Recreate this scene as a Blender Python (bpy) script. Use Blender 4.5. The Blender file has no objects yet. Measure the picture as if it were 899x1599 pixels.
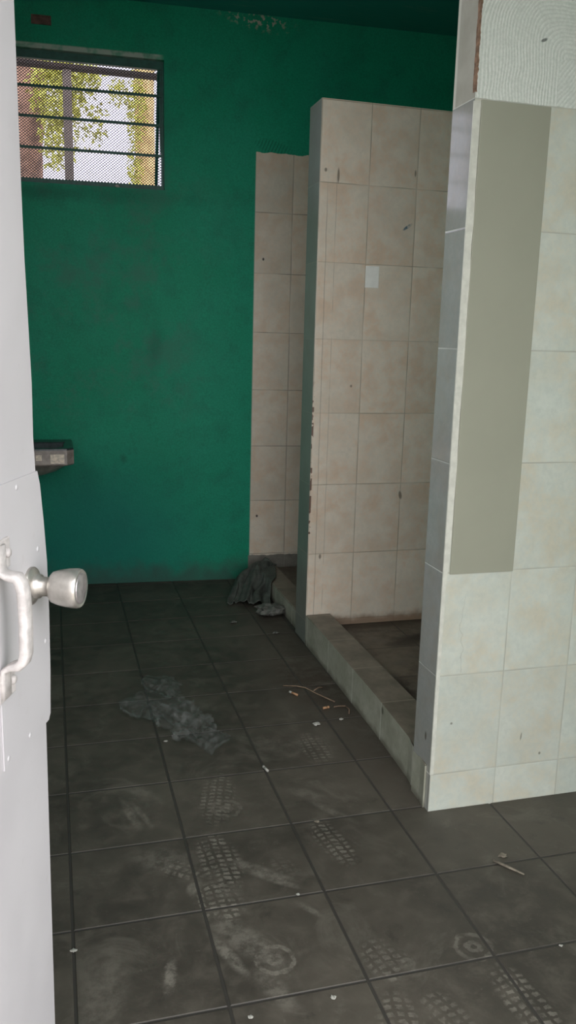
import bpy, bmesh, math, random
from mathutils import Vector, Matrix, noise as mnoise
random.seed(7)
S = bpy.context.scene
COL = S.collection
PI = math.pi

# ------------------------------------------------------------------ render look
S.view_settings.view_transform = 'Standard'
S.view_settings.look = 'None'
S.view_settings.gamma = 1.0
S.view_settings.use_curve_mapping = False
S.view_settings.exposure = 0.0

# ------------------------------------------------------------------ node helper
class NT:
    def __init__(self, name):
        self.m = bpy.data.materials.new(name)
        self.m.use_nodes = True
        self.t = self.m.node_tree
        self.t.nodes.clear()
        self.out = self.t.nodes.new('ShaderNodeOutputMaterial')
        self._pos = None
    def n(self, typ, **kw):
        nd = self.t.nodes.new(typ)
        for k, v in kw.items():
            setattr(nd, k, v)
        return nd
    def link(self, a, b):
        self.t.links.new(a, b)
    def put(self, sock, v):
        if hasattr(v, 'is_output') or isinstance(v, bpy.types.NodeSocket):
            self.link(v, sock)
        else:
            if sock.type == 'RGBA' and len(v) == 3:
                v = (*v, 1)
            sock.default_value = v
    def math(self, op, a, b=None, c=None, clamp=False):
        nd = self.n('ShaderNodeMath', operation=op, use_clamp=clamp)
        self.put(nd.inputs[0], a)
        if b is not None: self.put(nd.inputs[1], b)
        if c is not None: self.put(nd.inputs[2], c)
        return nd.outputs[0]
    def add(self, a, b): return self.math('ADD', a, b)
    def sub(self, a, b): return self.math('SUBTRACT', a, b)
    def mul(self, a, b): return self.math('MULTIPLY', a, b)
    def mx(self, a, b): return self.math('MAXIMUM', a, b)
    def pos(self, space='world'):
        if space == 'world':
            if self._pos is None:
                g = self.n('ShaderNodeNewGeometry')
                s = self.n('ShaderNodeSeparateXYZ'); self.link(g.outputs['Position'], s.inputs[0])
                self._pos = (g.outputs['Position'], s.outputs[0], s.outputs[1], s.outputs[2], g)
            return self._pos
        g = self.n('ShaderNodeTexCoord')
        s = self.n('ShaderNodeSeparateXYZ'); self.link(g.outputs['Object'], s.inputs[0])
        return (g.outputs['Object'], s.outputs[0], s.outputs[1], s.outputs[2], g)
    def vec(self, x, y, z):
        c = self.n('ShaderNodeCombineXYZ')
        self.put(c.inputs[0], x); self.put(c.inputs[1], y); self.put(c.inputs[2], z)
        return c.outputs[0]
    def noise(self, v, scale, detail=3, rough=.55, dist=0):
        nd = self.n('ShaderNodeTexNoise'); self.link(v, nd.inputs['Vector'])
        nd.inputs['Scale'].default_value = scale; nd.inputs['Detail'].default_value = detail
        nd.inputs['Roughness'].default_value = rough; nd.inputs['Distortion'].default_value = dist
        return nd.outputs[0]
    def white(self, v):
        nd = self.n('ShaderNodeTexWhiteNoise', noise_dimensions='3D'); self.link(v, nd.inputs['Vector'])
        return nd.outputs['Value']
    def remap(self, v, a, b, c=0., d=1.):
        nd = self.n('ShaderNodeMapRange', interpolation_type='SMOOTHSTEP')
        self.put(nd.inputs[0], v)
        nd.inputs[1].default_value = a; nd.inputs[2].default_value = b
        nd.inputs[3].default_value = c; nd.inputs[4].default_value = d
        return nd.outputs[0]
    def step(self, v, edge, soft=.0005):          # 1 above edge
        return self.remap(v, edge - soft, edge + soft)
    def mix(self, f, a, b, blend='MIX'):
        nd = self.n('ShaderNodeMix', data_type='RGBA', blend_type=blend)
        self.put(nd.inputs[0], f); self.put(nd.inputs[6], a); self.put(nd.inputs[7], b)
        return nd.outputs[2]
    def fmix(self, f, a, b):
        nd = self.n('ShaderNodeMix', data_type='FLOAT')
        self.put(nd.inputs[0], f); self.put(nd.inputs[2], a); self.put(nd.inputs[3], b)
        return nd.outputs[0]
    def bump(self, h, strength=.3, dist=.002):
        nd = self.n('ShaderNodeBump'); nd.inputs['Strength'].default_value = strength
        nd.inputs['Distance'].default_value = dist
        self.link(h, nd.inputs['Height'])
        return nd.outputs[0]
    def bsdf(self, color, rough=.5, metal=0., normal=None, spec=.5):
        p = self.n('ShaderNodeBsdfPrincipled')
        self.put(p.inputs['Base Color'], color); self.put(p.inputs['Roughness'], rough)
        self.put(p.inputs['Metallic'], metal); self.put(p.inputs['Specular IOR Level'], spec)
        if normal is not None: self.link(normal, p.inputs['Normal'])
        self.link(p.outputs[0], self.out.inputs[0])
        return p
    def ellipse(self, u, v, cu, cv, ru, rv, ang=0, soft=.35):
        du = self.sub(u, cu); dv = self.sub(v, cv)
        c, s = math.cos(ang), math.sin(ang)
        a = self.add(self.mul(du, c / ru), self.mul(dv, s / ru))
        b = self.add(self.mul(du, -s / rv), self.mul(dv, c / rv))
        r = self.math('SQRT', self.add(self.mul(a, a), self.mul(b, b)))
        return self.remap(r, 1 - soft, 1 + soft, 1, 0)

def simple(name, color, rough=.5, metal=0., var=.12, scale=20, bump=.15, bdist=.001, spec=.5):
    t = NT(name)
    v = t.pos('object')[0]
    nz = t.noise(v, scale, 4)
    k = t.remap(nz, .3, .7, 1 - var, 1 + var)
    col = t.mix(1.0, color, t.vec(k, k, k), 'MULTIPLY')
    nrm = t.bump(t.noise(v, scale * 4, 3), bump, bdist) if bump else None
    t.bsdf(col, rough, metal, nrm, spec)
    return t.m

# ------------------------------------------------------------------ mesh helpers
def obj(name, bm, mat, parent=None, smooth=False, loc=None):
    me = bpy.data.meshes.new(name)
    bmesh.ops.recalc_face_normals(bm, faces=bm.faces)
    if loc is not None:
        bmesh.ops.translate(bm, verts=bm.verts, vec=-Vector(loc))
    bm.to_mesh(me); bm.free()
    if smooth:
        for p in me.polygons: p.use_smooth = True
    o = bpy.data.objects.new(name, me); COL.objects.link(o)
    if loc is not None: o.location = loc
    for m in (mat if isinstance(mat, (list, tuple)) else [mat]): me.materials.append(m)
    if parent is not None: o.parent = parent
    return o

def struct(name, bm, mat, parent=None, **kw):
    o = obj(name, bm, mat, parent, **kw)
    o['kind'] = 'structure'
    return o

def tag(o, label, cat, group=None):
    o['label'] = label; o['category'] = cat
    if group: o['group'] = group
    return o

def thing(name, label, cat, loc=(0, 0, 0), rotz=0, group=None):
    o = bpy.data.objects.new(name, None); COL.objects.link(o)
    o.location = loc; o.rotation_euler = (0, 0, rotz); o.empty_display_size = .05
    return tag(o, label, cat, group)

def box(bm, a, b, bev=0, M=None):
    r = bmesh.ops.create_cube(bm, size=1)
    vs = r['verts']
    for v in vs:
        v.co = Vector((a[i] + (v.co[i] + .5) * (b[i] - a[i]) for i in range(3)))
    if bev:
        es = list({e for v in vs for e in v.link_edges})
        rr = bmesh.ops.bevel(bm, geom=es, offset=bev, segments=2, affect='EDGES', profile=.6)
        vs = list({v for f in rr['faces'] for v in f.verts} | {v for v in vs if v.is_valid})
    if M is not None:
        for v in vs: v.co = M @ v.co
    return vs

def prism(bm, poly, z0, z1):
    lo = [bm.verts.new((x, y, z0)) for x, y in poly]
    hi = [bm.verts.new((x, y, z1)) for x, y in poly]
    bm.faces.new(lo[::-1]); bm.faces.new(hi)
    n = len(poly)
    for i in range(n):
        bm.faces.new((lo[i], lo[(i + 1) % n], hi[(i + 1) % n], hi[i]))

def tube(bm, pts, rads, seg=10, squash=1.0, caps=True):
    pts = [Vector(p) for p in pts]
    if not isinstance(rads, (list, tuple)): rads = [rads] * len(pts)
    rings = []
    up = None
    for i, p in enumerate(pts):
        d = (pts[min(i + 1, len(pts) - 1)] - pts[max(i - 1, 0)]).normalized()
        if up is None:
            up = Vector((0, 0, 1)) if abs(d.z) < .9 else Vector((1, 0, 0))
        a = d.cross(up).normalized(); b = a.cross(d).normalized(); up = b
        rings.append([bm.verts.new(p + rads[i] * (math.cos(2 * PI * k / seg) * a + squash * math.sin(2 * PI * k / seg) * b)) for k in range(seg)])
    for r0, r1 in zip(rings, rings[1:]):
        for k in range(seg):
            bm.faces.new((r0[k], r0[(k + 1) % seg], r1[(k + 1) % seg], r1[k]))
    if caps:
        bm.faces.new(rings[0][::-1]); bm.faces.new(rings[-1])

def lathe(bm, prof, seg=32, M=None):
    """prof: (axial, radius) pairs around the local X axis"""
    rings = []
    for x, r in prof:
        if r < 1e-6:
            rings.append([bm.verts.new((x, 0, 0))])
        else:
            rings.append([bm.verts.new((x, r * math.cos(2 * PI * k / seg), r * math.sin(2 * PI * k / seg))) for k in range(seg)])
    for a, b in zip(rings, rings[1:]):
        for k in range(seg):
            k2 = (k + 1) % seg
            if len(a) == 1: bm.faces.new((a[0], b[k2], b[k]))
            elif len(b) == 1: bm.faces.new((a[k], a[k2], b[0]))
            else: bm.faces.new((a[k], a[k2], b[k2], b[k]))
    if M is not None:
        for r in rings:
            for v in r: v.co = M @ v.co

# ------------------------------------------------------------------ materials
def tile_layer(t, u, w, u0, du, z0, dz, jw=.0022, c1=(.60, .575, .49), c2=(.52, .41, .29), c3=(.50, .49, .43), dark=(.30, .28, .23), pos=None):
    """Cream marbled wall tile; returns (color, height)"""
    def joint(c, o, d):
        q = t.math('FRACT', t.add(t.mul(t.sub(c, o), 1 / d), .5))
        return t.mul(t.math('ABSOLUTE', t.sub(q, .5)), d)
    dd = t.math('MINIMUM', joint(u, u0, du), joint(w, z0, dz))
    iu = t.math('FLOOR', t.mul(t.sub(u, u0), 1 / du)); iz = t.math('FLOOR', t.mul(t.sub(w, z0), 1 / dz))
    rnd = t.white(t.vec(iu, iz, 3.1))
    p = t.vec(t.add(u, t.mul(rnd, 7.)), t.mul(rnd, 3.), t.add(w, t.mul(rnd, 5.)))
    n1 = t.noise(p, 10, 4, .6, .2); n2 = t.noise(p, 48, 5, .7, .2); n3 = t.noise(p, 4.5, 3, .5)
    col = t.mix(t.remap(t.add(t.mul(n1, .62), t.mul(n2, .38)), .41, .62, 0, .95), c1, c2)
    col = t.mix(t.remap(n3, .42, .7, 0, .55), col, c3)
    fine = t.remap(n2, .3, .7, .93, 1.05)
    tone = t.mul(fine, t.remap(rnd, 0, 1, .965, 1.03))
    col = t.mix(1.0, col, t.vec(tone, tone, tone), 'MULTIPLY')
    breakup = t.remap(t.noise(t.pos()[0], 5, 2), .3, .65, .25, 1)
    jm = t.mul(t.remap(dd, jw * .45, jw * 1.1, 1, 0), breakup)
    col = t.mix(jm, col, dark)
    h = t.remap(dd, jw * .3, jw * 2.2, 0, 1)
    return col, h, rnd

def mat_partition():
    t = NT('cream_tile_partition')
    P, x, y, z, g = t.pos()
    sep = t.n('ShaderNodeSeparateXYZ'); t.link(g.outputs['True Normal'], sep.inputs[0])
    col, h, r = tile_layer(t, x, z, 1.408, .2325, .458, .342, dark=(.34, .29, .22), c1=(.76, .66, .55), c2=(.69, .52, .39), c3=(.68, .60, .50))
    # hairline pencil cracks along the strip by the free edge
    wob = t.mul(t.sub(t.noise(P, 9, 2), .5), .006)
    xx = t.add(x, wob)
    gap = t.remap(t.noise(P, 6, 2), .42, .55, 0, 1)
    l1 = t.remap(t.math('ABSOLUTE', t.sub(xx, 1.212)), .0006, .0022, 1, 0)
    l2 = t.mul(t.remap(t.math('ABSOLUTE', t.sub(xx, 1.254)), .0004, .0018, .8, 0), gap)
    lines = t.mul(t.mx(t.mul(l1, t.remap(z, 2.0, 2.2, 1, .1)), t.mul(l2, t.remap(z, 2.15, 2.25, 1, 0))), .7)
    col = t.mix(lines, col, (.25, .2, .15))
    # grime at the foot and chips on the free edge
    foot = t.mul(t.remap(t.add(z, t.mul(t.sub(t.noise(P, 14, 4), .5), .08)), .10, .15, 1, 0), .75)
    col = t.mix(foot, col, (.26, .15, .09))
    chips = t.mul(t.mul(t.remap(x, 1.178, 1.184, 1, 0), t.remap(t.noise(P, 30, 2), .49, .53)), t.mul(t.step(z, .56), t.remap(z, 1.25, 1.3, 1, 0)))
    col = t.mix(chips, col, (.12, .06, .04))
    for cx, cz, rx, rz, a in ((1.235, .445, .006, .012, 0), (1.64, .74, .008, .02, .2), (1.26, 2.2, .005, .03, 0), (1.20, 2.22, .006, .008, 0), (1.63, 2.235, .004, .014, 0), (1.36, 1.27, .005, .006, 0)):
        col = t.mix(t.mul(t.ellipse(x, z, cx, cz, rx, rz, a), .75), col, (.13, .10, .07))
    blue = t.mul(t.ellipse(x, z, 1.605, 2.0, .024, .007, .6), t.remap(t.noise(P, 60, 2), .4, .6, .3, 1))
    col = t.mix(blue, col, (.10, .16, .20))
    # the end face is bare grey-green glazed tile
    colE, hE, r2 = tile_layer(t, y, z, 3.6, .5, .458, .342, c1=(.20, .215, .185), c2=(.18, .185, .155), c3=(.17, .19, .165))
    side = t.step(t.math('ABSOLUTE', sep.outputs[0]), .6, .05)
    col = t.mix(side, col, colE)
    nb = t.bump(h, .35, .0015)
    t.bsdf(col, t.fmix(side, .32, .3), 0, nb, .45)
    return t.m

def mat_entry():
    t = NT('entry_tile_and_combed_plaster')
    P, x, y, z, g = t.pos()
    sep = t.n('ShaderNodeSeparateXYZ'); t.link(g.outputs['True Normal'], sep.inputs[0])
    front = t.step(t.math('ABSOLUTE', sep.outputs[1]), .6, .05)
    colF, hF, r = tile_layer(t, x, z, 1.1285, .2325, .1285, .3345, dark=(.42, .41, .35), c1=(.59, .605, .53), c2=(.57, .53, .42), c3=(.53, .57, .51))
    for cx, cz, rx, rz, a in ((1.445, .228, .0025, .013, -.1), (1.19, .30, .004, .004, 0), (1.52, .16, .004, .005, 0)):
        colF = t.mix(t.mul(t.ellipse(x, z, cx, cz, rx, rz, a), .7), colF, (.12, .11, .08))
    crack = t.remap(t.math('ABSOLUTE', t.sub(t.add(x, t.mul(t.noise(P, 12, 3), .06)), 1.235)), .0003, .0014, .35, 0)
    crack = t.mul(crack, t.mul(t.step(z, .47), t.remap(z, .7, .75, 1, 0)))
    colF = t.mix(crack, colF, (.25, .23, .18))
    colS, hS, r2 = tile_layer(t, y, z, 2.05, .5, .1285, .3345, dark=(.62, .62, .57), c1=(.32, .325, .30), c2=(.30, .29, .255), c3=(.295, .31, .29))  # side face tile darkened in colour, shade painted in
    chip = t.ellipse(y, z, 2.285, .24, .006, .014, 0)
    colS = t.mix(t.mul(chip, .8), colS, (.08, .07, .05))
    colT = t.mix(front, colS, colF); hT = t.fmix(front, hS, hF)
    # combed plaster: rings swept by a notched trowel
    cx, cz = 1.40, 2.262
    dx = t.sub(x, cx); dz = t.sub(z, cz)
    pa = t.math('POWER', t.mx(t.mul(dx, -1), 0), 2.6); pb = t.math('POWER', t.mx(dz, 0), 2.6)
    r = t.math('POWER', t.add(pa, pb), 1 / 2.6)
    q4 = t.mul(t.math('GREATER_THAN', dx, -.02), t.math('LESS_THAN', dz, -.005))
    r = t.fmix(q4, r, t.mul(t.sub(dx, t.mul(dz, .8)), .75))
    warp = t.add(t.mul(t.sub(t.noise(P, 4, 2), .5), .07), t.mul(t.sub(t.noise(P, 22, 3), .5), .008))
    ph = t.mul(t.add(r, warp), 2 * PI / .0098)
    ridge = t.mul(t.add(t.math('SINE', ph), 1), .5)
    ridge = t.mul(ridge, t.remap(t.noise(P, 11, 4, .65), .34, .62, .1, 1))
    spk = t.noise(P, 160, 3)
    hP = t.add(ridge, t.mul(spk, .5))
    colP = t.mix(t.remap(spk, .35, .65), (.66, .68, .615), (.74, .755, .69))
    colP = t.mix(t.mul(t.remap(ridge, .0, .25, 1, 0), .30), colP, (.46, .48, .43))
    hole = t.ellipse(x, z, 1.325, 2.30, .010, .004, .4)
    colP = t.mix(hole, colP, (.2, .21, .19))
    smear = t.remap(t.noise(P, 9, 4), .35, .7)
    colG = t.mix(smear, (.33, .315, .265), (.40, .38, .33))
    edge = t.step(y, 2.353, .002)
    colG = t.mix(t.mul(edge, .6), colG, (.62, .61, .54))
    colU = t.mix(front, colG, colP)
    up = t.step(t.add(z, t.mul(t.sub(t.noise(P, 30, 2), .5), .006)), t.n('ShaderNodeValue').outputs[0], .001) if False else t.step(t.add(z, t.mul(t.sub(t.noise(P, 30, 2), .5), .006)), 2.136, .001)
    col = t.mix(up, colT, colU)
    bT = t.bump(hT, .35, .0015)
    bP = t.bump(t.mul(hP, t.fmix(front, .15, 1.0)), .42, .0026)
    nm = t.n('ShaderNodeMix', data_type='VECTOR')
    t.link(up, nm.inputs[0]); t.link(bT, nm.inputs[4]); t.link(bP, nm.inputs[5])
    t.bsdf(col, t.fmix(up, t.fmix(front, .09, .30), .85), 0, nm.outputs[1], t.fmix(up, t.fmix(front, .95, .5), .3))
    return t.m

def green_layer(t, P, x, z):
    n1 = t.noise(P, 1.4, 4, .6); n2 = t.noise(P, 7, 5, .65); n3 = t.noise(P, 90, 3)
    col = t.mix(t.remap(n1, .35, .65), (.008, .255, .138), (.014, .270, .158))
    col = t.mix(t.remap(n2, .46, .72, 0, .42), col, (.014, .150, .098))
    grain = t.remap(t.noise(P, 120, 3, .6), .3, .7, .86, 1.12)
    col = t.mix(1.0, col, t.vec(grain, grain, grain), 'MULTIPLY')
    worn = t.mul(t.mul(t.remap(t.noise(P, 2.3, 6, .72), .46, .64), t.mul(t.remap(z, 2.2, 2.6, 1, .2), t.mul(t.remap(x, .5, 1.0, 1, .15), t.remap(z, .7, 1.2, 0, 1)))), .7)
    col = t.mix(worn, col, (.050, .185, .130))
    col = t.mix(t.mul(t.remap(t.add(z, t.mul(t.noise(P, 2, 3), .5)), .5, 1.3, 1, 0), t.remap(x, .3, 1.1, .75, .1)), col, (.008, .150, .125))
    h = t.add(t.mul(n3, .5), t.mul(t.noise(P, 24, 4), 1.6))
    return col, h

def mat_back():
    t = NT('green_paint_and_tile_back')
    P, x, y, z, g = t.pos()
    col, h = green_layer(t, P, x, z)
    # grime at the foot of the wall
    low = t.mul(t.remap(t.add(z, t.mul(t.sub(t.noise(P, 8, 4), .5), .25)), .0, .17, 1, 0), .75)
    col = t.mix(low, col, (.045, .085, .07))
    # soft darker patches, two of them bands just below the window
    for cx, cz, rx, rz, a, s in ((.585, 1.42, .035, .10, -.1, .35), (.395, .76, .016, .022, .3, .5), (.52, 1.18, .03, .02, 0, .2), (.30, 2.235, .36, .035, 0, .30), (-.1, 2.225, .2, .03, 0, .4)):
        m = t.mul(t.ellipse(x, z, cx, cz, rx, rz, a, .9), s)
        col = t.mix(m, col, (.008, .075, .05))
    # flaked paint under the ceiling
    fl = t.mul(t.mul(t.ellipse(x, z, 1.15, 3.200, .16, .045, -.12, .6), t.remap(t.noise(P, 42, 3), .54, .60)), .9)
    col = t.mix(fl, col, (.42, .38, .33))
    # worn pale rim of the window reveal, top
    rim = t.mul(t.mul(t.step(z, 2.9455, .001), t.remap(z, 2.966, 2.975, 1, 0)), t.mul(t.remap(x, .60, .645, 1, 0), t.remap(t.noise(P, 16, 3), .35, .55, .35, 1)))
    col = t.mix(rim, col, (.36, .42, .36))
    # trowel scribble above the tiles
    sc = t.mul(t.ellipse(x, z, 1.255, 2.545, .105, .036, -.2, .3), t.remap(t.math('SINE', t.add(t.mul(x, 330), t.mul(z, -150))), .1, .8, 0, .45))
    col = t.mix(sc, col, (.006, .06, .04))
    # tiles to the right of the painted edge
    edge = t.add(2.512, t.mul(t.sub(t.noise(P, 12, 4), .5), .035))
    istile = t.mul(t.step(x, 1.157, .001), t.math('GREATER_THAN', edge, z))
    tc, th, rr = tile_layer(t, x, z, 1.155, .222, .497, .3385, jw=.0025, dark=(.24, .21, .17), c1=(.66, .575, .47), c2=(.60, .46, .34), c3=(.54, .50, .42))
    for cx, cz, r_ in ((1.21, 1.93, .006), (1.20, .40, .006)):
        tc = t.mix(t.ellipse(x, z, cx, cz, r_, r_ * 1.3), tc, (.04, .03, .03))
    thin = t.remap(t.math('ABSOLUTE', t.sub(x, 1.157)), .001, .004, 1, 0)
    col2 = t.mix(istile, col, tc)
    col2 = t.mix(t.mul(t.mul(thin, t.remap(z, 2.3, 2.5, 1, 0)), .5), col2, (.35, .42, .36))
    base = t.mul(t.step(x, 1.150, .004), t.math('GREATER_THAN', t.add(.150, t.mul(t.sub(t.noise(P, 20, 3), .5), .02)), z))
    conc = t.mix(t.noise(P, 22, 5), (.10, .09, .075), (.30, .28, .24))
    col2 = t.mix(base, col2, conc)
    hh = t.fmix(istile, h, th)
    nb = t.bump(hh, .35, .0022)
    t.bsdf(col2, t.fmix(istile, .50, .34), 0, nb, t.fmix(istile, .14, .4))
    return t.m

def mat_green(name='green_wall_paint'):
    t = NT(name)
    P, x, y, z, g = t.pos()
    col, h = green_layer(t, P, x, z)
    t.bsdf(col, .5, 0, t.bump(h, .35, .002), .35)
    return t.m

def mat_ceiling():
    t = NT('dark_green_ceiling_paint')
    P, x, y, z, g = t.pos()
    st = t.noise(t.vec(t.mul(x, 3.0), t.mul(y, 14.), z), 1.6, 5, .65)
    col = t.mix(t.remap(st, .55, .75, 0, .55), (.020, .26, .22), (.14, .32, .28))
    t.bsdf(col, .6, 0, t.bump(t.noise(P, 40, 4), .4, .003), .3)
    return t.m

def mat_floor():
    t = NT('dusty_dark_floor_tile')
    P, x, y, z, g = t.pos()
    T, X0, Y0 = .335, .3452, 2.6017
    ix = t.math('FLOOR', t.mul(t.sub(x, X0), 1 / T)); iy = t.math('FLOOR', t.mul(t.sub(y, Y0), 1 / T))
    rnd = t.white(t.vec(ix, iy, .7))
    n1 = t.noise(P, 2.2, 5, .62); n2 = t.noise(P, 13, 6, .68, .3); n3 = t.noise(P, 60, 4, .7)
    col = t.mix(t.remap(n1, .3, .7), (.049, .042, .033), (.090, .077, .060))
    col = t.mix(t.remap(n2, .42, .75, 0, .7), col, (.118, .101, .079))
    col = t.mix(t.remap(n2, .28, .44, .55, 0), col, (.034, .030, .026))
    col = t.mix(t.remap(n3, .62, .74, 0, .5), col, (.15, .135, .11))
    col = t.mix(t.mul(t.remap(t.noise(P, 4.5, 6, .72, .8), .52, .68), .5), col, (.14, .125, .10))
    # dirt swept against the kerb
    kb = t.mul(t.mul(t.remap(x, .92, 1.16, 0, 1), t.remap(y, 2.2, 2.6, 0, 1)), t.remap(n2, .35, .6, .2, .75))
    col = t.mix(kb, col, (.055, .043, .033))
    far = t.mul(t.ellipse(x, y, 1.05, 3.3, .14, .25, .2, .6), t.remap(n2, .4, .6, .2, .8))
    col = t.mix(far, col, (.04, .028, .02))
    warp = t.mul(t.sub(t.noise(P, 38, 4, .75), .5), .024)
    xw = t.add(x, warp); yw = t.add(y, t.mul(warp, -1.))
    dustn = t.remap(t.noise(P, 24, 6, .75), .37, .62, .12, 1)
    acc = None
    def put(m, s):
        nonlocal acc
        m = t.mul(m, s)
        acc = m if acc is None else t.mx(acc, m)
    def tread(cx, cy, ang, L, W, s, p=.021):
        """a shoe print: blocks in rows inside a long oval"""
        c, sn = math.cos(ang), math.sin(ang)
        du = t.sub(xw, cx); dv = t.sub(yw, cy)
        a = t.add(t.mul(du, c), t.mul(dv, sn)); b = t.add(t.mul(du, -sn), t.mul(dv, c))
        e = t.ellipse(xw, yw, cx, cy, W / 2, L / 2, ang, .22)
        rows = t.math('SINE', t.add(t.mul(b, 2 * PI / p), t.mul(t.math('ABSOLUTE', a), 46)))
        cols = t.math('SINE', t.mul(a, 2 * PI / (p * 1.25)))
        blk = t.mul(t.remap(rows, -.45, .1), t.remap(cols, -.75, -.2))
        put(t.mul(e, t.mul(blk, dustn)), s)
    def ring(cx, cy, r, s):
        du = t.sub(xw, cx); dv = t.sub(yw, cy)
        d = t.math('SQRT', t.add(t.mul(du, du), t.mul(dv, dv)))
        m = t.mul(t.remap(t.math('ABSOLUTE', t.sub(t.math('FRACT', t.mul(d, 1 / .030)), .5)), .15, .3, 1, 0), t.remap(d, r, r + .006, 1, 0))
        put(t.mul(m, dustn), s)
    def smear(cx, cy, ang, L, W, s):
        m = t.ellipse(xw, yw, cx, cy, W / 2, L / 2, ang, .5)
        put(t.mul(m, dustn), s)
    tread(.485, 2.47, -.25, .30, .11, .65)
    tread(.425, 2.13, .05, .27, .115, .9)
    tread(.392, 1.955, .05, .17, .12, .95)
    tread(.775, 2.15, .15, .24, .085, .75)
    tread(.90, 2.73, .0, .22, .10, .6)
    tread(.305, 2.12, .9, .17, .075, .8)
    tread(.745, 1.65, .2, .15, .10, .65)
    tread(1.015, 1.44, .1, .26, .10, .75)
    tread(.70, 1.44, -.2, .22, .10, .6)
    tread(.82, 1.45, .3, .16, .08, .5)
    tread(.60, 2.06, .2, .12, .06, .25)
    ring(.483, 1.715, .052, .7); ring(.978, 1.640, .048, .55); ring(.50, 2.40, .050, .4); ring(.79, 1.625, .032, .4)
    smear(.425, 1.80, .55, .26, .075, .55); smear(.535, 2.06, .85, .17, .035, .7); smear(.555, 2.02, .85, .15, .03, .7)
    smear(.375, 1.76, .35, .16, .03, .8); smear(.335, 2.035, -.4, .07, .03, .9); smear(.228, 1.72, -.25, .10, .026, .85)
    smear(.20, 2.43, .2, .16, .03, .45); smear(.235, 2.42, .3, .14, .02, .45); smear(.25, 2.55, .6, .16, .05, .3)
    smear(.62, 1.87, .6, .08, .02, .5); smear(.07, 1.70, -.2, .3, .10, .35); smear(.46, 1.62, .4, .14, .05, .5)
    smear(.83, 2.30, .6, .16, .03, .4); smear(.27, 2.17, 1.2, .18, .10, .4); smear(.78, 2.42, .9, .14, .05, .3)
    col = t.mix(t.mul(acc, .72), col, (.27, .245, .20))
    up = t.step(z, -.0012, .0006)
    col = t.mix(up, (.046, .041, .035), col)
    tone = t.remap(rnd, 0, 1, .90, 1.08)
    col = t.mix(1.0, col, t.vec(tone, tone, tone), 'MULTIPLY')
    ro = t.sub(t.remap(n2, .3, .7, .46, .62), t.mul(t.math('MAXIMUM', acc, 0), -.2))
    t.bsdf(col, ro, 0, t.bump(t.add(n2, t.mul(n3, .6)), .25, .0015), .4)
    return t.m

def mat_stall():
    t = NT('stained_stall_floor_tile')
    P, x, y, z, g = t.pos()
    n1 = t.noise(P, 5, 5, .65); n2 = t.noise(P, 18, 5, .65)
    col = t.mix(t.remap(n1, .35, .65), (.065, .048, .035), (.155, .122, .09))
    col = t.mix(t.remap(n2, .45, .7, 0, .5), col, (.14, .12, .10))
    for cx, cy, rx, ry, a, s in ((1.72, 3.52, .16, .05, .1, .9), (1.56, 3.46, .10, .03, 0, .6), (1.335, 2.78, .045, .32, -.06, .96), (1.62, 3.2, .12, .07, .4, .5), (1.5, 3.74, .35, .05, 0, .5)):
        m = t.mul(t.ellipse(t.add(x, t.mul(t.sub(n2, .5), .1)), t.add(y, t.mul(t.sub(n1, .5), .1)), cx, cy, rx, ry, a, .5), s)
        col = t.mix(m, col, (.018, .011, .008))
    def joint(c, o, d):
        q = t.math('FRACT', t.add(t.mul(t.sub(c, o), 1 / d), .5))
        return t.mul(t.math('ABSOLUTE', t.sub(q, .5)), d)
    jm = t.remap(t.math('MINIMUM', joint(x, 1.62, .335), joint(y, 3.42, .335)), .002, .005, .8, 0)
    col = t.mix(jm, col, (.03, .025, .02))
    t.bsdf(col, .5, 0, t.bump(n2, .3, .003), .4)
    return t.m

def mat_kerb():
    t = NT('dirty_kerb_tile')
    P, x, y, z, g = t.pos()
    sep = t.n('ShaderNodeSeparateXYZ'); t.link(g.outputs['True Normal'], sep.inputs[0])
    top = t.step(sep.outputs[2], .6, .1)
    n1 = t.noise(P, 7, 5, .65); n2 = t.noise(P, 30, 4, .6)
    side = t.mix(t.remap(n1, .35, .65), (.28, .28, .215), (.36, .355, .285))
    tp = t.mix(t.remap(n1, .35, .65), (.115, .098, .074), (.185, .155, .118))
    col = t.mix(top, side, tp)
    low = t.mul(t.remap(t.add(z, t.mul(t.sub(n1, .5), .06)), .0, .035, 1, 0), .6)
    col = t.mix(low, col, (.09, .08, .06))
    q = t.math('FRACT', t.add(t.mul(t.sub(y, 3.405), 1 / .335), .5))
    d = t.mul(t.math('ABSOLUTE', t.sub(q, .5)), .335)
    jm = t.remap(d, .0018, .0045, .85, 0)
    col = t.mix(jm, col, t.mix(top, (.55, .55, .47), (.26, .22, .17)))
    col = t.mix(t.mul(t.ellipse(y, z, 2.72, .125, .012, .014), .7), col, (.05, .045, .03))
    tone = t.remap(n2, .3, .7, .92, 1.07)
    col = t.mix(1.0, col, t.vec(tone, tone, tone), 'MULTIPLY')
    t.bsdf(col, .42, 0, t.bump(t.add(n2, t.mul(jm, -1)), .3, .001), .4)
    return t.m

def mat_door():
    t = NT('white_painted_sheet_steel')
    P, x, y, z, g = t.pos('object')
    n1 = t.noise(P, 3, 3); n2 = t.noise(P, 40, 4)
    col = t.mix(t.remap(n1, .35, .65), (.485, .463, .472), (.535, .512, .52))
    col = t.mix(t.remap(n2, .62, .75, 0, .25), col, (.42, .38, .37))
    t.bsdf(col, .38, 0, t.bump(t.add(t.mul(t.noise(P, 5, 2), 3), t.mul(n2, .3)), .25, .004), .45)
    return t.m

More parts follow.
